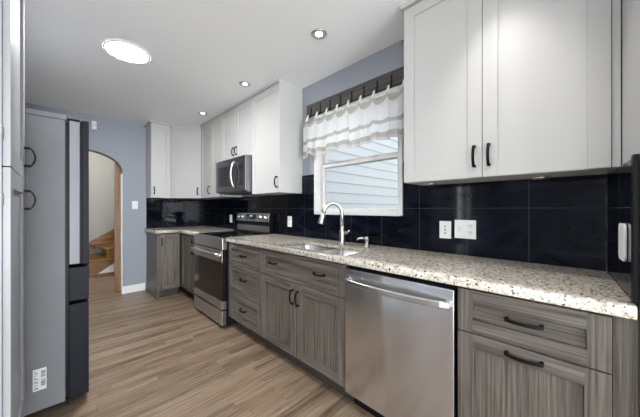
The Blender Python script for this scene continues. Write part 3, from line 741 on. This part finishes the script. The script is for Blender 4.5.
for lp in cl.data.loops: uvl.data[lp.index].uv = uvs[lp.vertex_index]
for yy in HY:
    m_ = MB(); n_ = 8; v_ = []
    for i in range(n_ + 1):
        t_ = i / n_; wd = .017 - .011 * t_; z = 2.042 + .068 * t_; x = 1.700 + .024 * t_
        v_ += [(x - .003, yy - wd, z), (x - .003, yy + wd, z), (x + .003, yy + wd, z), (x + .003, yy - wd, z)]
    m_.add(v_, [(4 * i + k_, 4 * i + (k_ + 1) % 4, 4 * i + 4 + (k_ + 1) % 4, 4 * i + 4 + k_) for i in range(n_) for k_ in range(4)] + [(0, 1, 2, 3), (4 * n_, 4 * n_ + 1, 4 * n_ + 2, 4 * n_ + 3)])
    obj('tab', m_, M['tab'], va)

# ------------------------------------------------------------------ electrical plates
def plate(name, P, u0, u1, z0, z1, label, cat, kinds, group=None, base=None, round_=False):
    cu, cz = (u0 + u1) / 2, (z0 + z1) / 2
    r = thing(name, P(cu, z0, 0), label, cat, group)
    if round_:
        pts = []; R = (u1 - u0) / 2; r2 = .02
        for i in range(14): a = PI / 2 * (i % 7) / 6 + (0 if i < 7 else PI / 2); sg = 1 if i < 7 else -1; pts.append((cu + sg * (R - r2) + r2 * math.cos(a), z1 - r2 + r2 * math.sin(a)))
        for i in range(14): a = PI + PI / 2 * (i % 7) / 6 + (0 if i < 7 else PI / 2); sg = -1 if i < 7 else 1; pts.append((cu + sg * (R - r2) + r2 * math.cos(a), z0 + r2 + r2 * math.sin(a)))
        obj('cover', MB().prism(pts, .0005, .008, P), M['plate'], r, .002)
    else: obj('cover', MB().box((u0, z0, .0005), (u1, z1, .0065), 0, P), M['plate'], r, .0018)
    B = lambda nm, a, b, c, d, n1, m: obj(nm, MB().box((a, c, .0068), (b, d, n1), 0, P), m, r)
    for kind, u in kinds:
        if kind == 'triple':
            B('switch_frame', u - .0165, u + .0165, cz - .034, cz + .034, .0074, M['plate'])
            for k in (-1, 0, 1): obj('rocker', MB().box((u - .0035, cz + k * .021 - .005, .0076), (u + .0035, cz + k * .021 + .005, .0105), 0, P), M['slot'], r)
        if kind == 'rocker':
            B('switch_frame', u - .0165, u + .0165, cz - .034, cz + .034, .0074, M['plate'])
            obj('rocker', MB().box((u - .006, cz - .013, .0076), (u + .006, cz + .013, .011), 0, P), M['tab'], r)
        if kind == 'toggle':
            obj('toggle', MB().box((u - .005, cz - .011, .0068), (u + .005, cz + .011, .016), 0, P), M['trim'], r, .001)
        if kind == 'outlet':
            for k in (-1, 1):
                q = MB()
                zc = cz + k * .020
                so = obj('receptacle', MB().box((u - .0165, zc - .0145, .0068), (u + .0165, zc + .0145, .0082), 0, P), M['plate'], r, .001)
                for du in (-.007, .007): q.box((u + du - .0018, zc - .001, .0083), (u + du + .0018, zc + .009, .0087), 0, P)
                q.box((u - .0025, zc - .010, .0083), (u + .0025, zc - .005, .0087), 0, P)
                obj('slot', q, M['slot'], so)
    return r
Pt = PR(TX)
OG = None
plate('switch_plate', Pt, .594, .666, 1.010, 1.122, 'narrow white wall plate with three tiny stacked switches on the black tile', 'switch', [('triple', .630)])
plate('switch_plate', Pt, .453, .573, 1.018, 1.132, 'wide white wall plate with a switch and a double outlet on the black tile', 'switch', [('rocker', .545), ('outlet', .483)])
plate('outlet_plate', Pt, 2.203, 2.273, 1.008, 1.124, 'white outlet plate on black tile just right of the range', 'outlet', [('outlet', 2.238)])
plate('outlet_plate', Pt, 3.560, 3.630, 1.006, 1.118, 'white outlet plate on black tile just left of the range', 'outlet', [('outlet', 3.595)])
# on the short end wall
d = Vector((1.79 - 1.215, yr(1.79) - yr(1.215), 0)).normalized(); nn = Vector((-d.y, d.x, 0))
o0 = Vector((1.215, yr(1.215), 0)) + nn * .0105
PRt = lambda u, z, n: (o0.x + d.x * u + nn.x * n, o0.y + d.y * u + nn.y * n, z)
plate('wall_plate', PRt, .125, .225, 1.022, 1.150, 'blank white rounded cover plate on the tiled end wall', 'wall plate', [], round_=True)
plate('switch_plate', PF(FY), .765, .835, 1.200, 1.315, 'white light switch on the blue-grey wall beside the arch', 'switch', [('toggle', .80)])
ch = thing('door_chime', (.345, FY - .02, 2.25), 'small white box high on the blue-grey wall above the arch', 'door chime')
obj('housing', MB().box((.322, FY - .028, 2.255), (.372, FY - .0005, 2.365)), M['plate'], ch, .004)
obj('cover_seam', MB().box((.326, FY - .0295, 2.305), (.368, FY - .0282, 2.309)), M['slot'], ch)

# ------------------------------------------------------------------ ceiling lights
for lx, ly in ((.394, 2.545),):
  cl_ = thing('ceiling_light', (lx, ly, CH), 'large glowing round flush light in the ceiling', 'light')
  obj('rim', MB().lathe((lx, ly, CH - .0005), [(.150, -.006), (.158, -.009), (.165, -.004), (.166, 0), (.150, 0), (.150, -.006)], 56), M['trim'], cl_)
  obj('diffuser', MB().lathe((lx, ly, CH - .0008), [(.0, -.008), (.1, -.0075), (.149, -.005), (.149, -.001), (0, -.001)], 56), M['disc'], cl_)
CG = 'recessed ceiling lights'
for (x, y, lb) in ((1.313, 1.323, 'small recessed ceiling light nearest the camera, out from the window'), (1.319, 2.371, 'small recessed ceiling light in front of the tall white cabinet, middle of three'), (1.335, 3.480, 'small recessed ceiling light farthest away, near the corner cabinet')):
    r = thing('recessed_light', (x, y, CH), lb, 'light', CG)
    obj('trim_ring', MB().lathe((x, y, CH - .0005), [(.0275, -.0015), (.030, -.004), (.042, -.007), (.052, -.005), (.056, 0), (.0275, 0), (.0275, -.0015)], 36), M['satin'], r)
    obj('lens', MB().lathe((x, y, CH - .0008), [(.0, -.002), (.020, -.002), (.027, -.001), (.027, -.0003), (0, -.0003)], 36), M['canlens'], r)
    l = bpy.data.lights.new('recessed_bulb', 'SPOT'); l.energy = 2.5; l.color = (1, .97, .93); l.spot_size = math.radians(86); l.spot_blend = 1; l.shadow_soft_size = .03
    lo = bpy.data.objects.new('recessed_bulb', l); COL.objects.link(lo); lo.location = (x, y, CH - .02)
# hallway light beyond the arch
l = bpy.data.lights.new('hall_bulb', 'POINT'); l.energy = 32; l.color = (1, .98, .95); l.shadow_soft_size = .12
lo = bpy.data.objects.new('hall_bulb', l); COL.objects.link(lo); lo.location = (-.1, 5.6, 2.6)
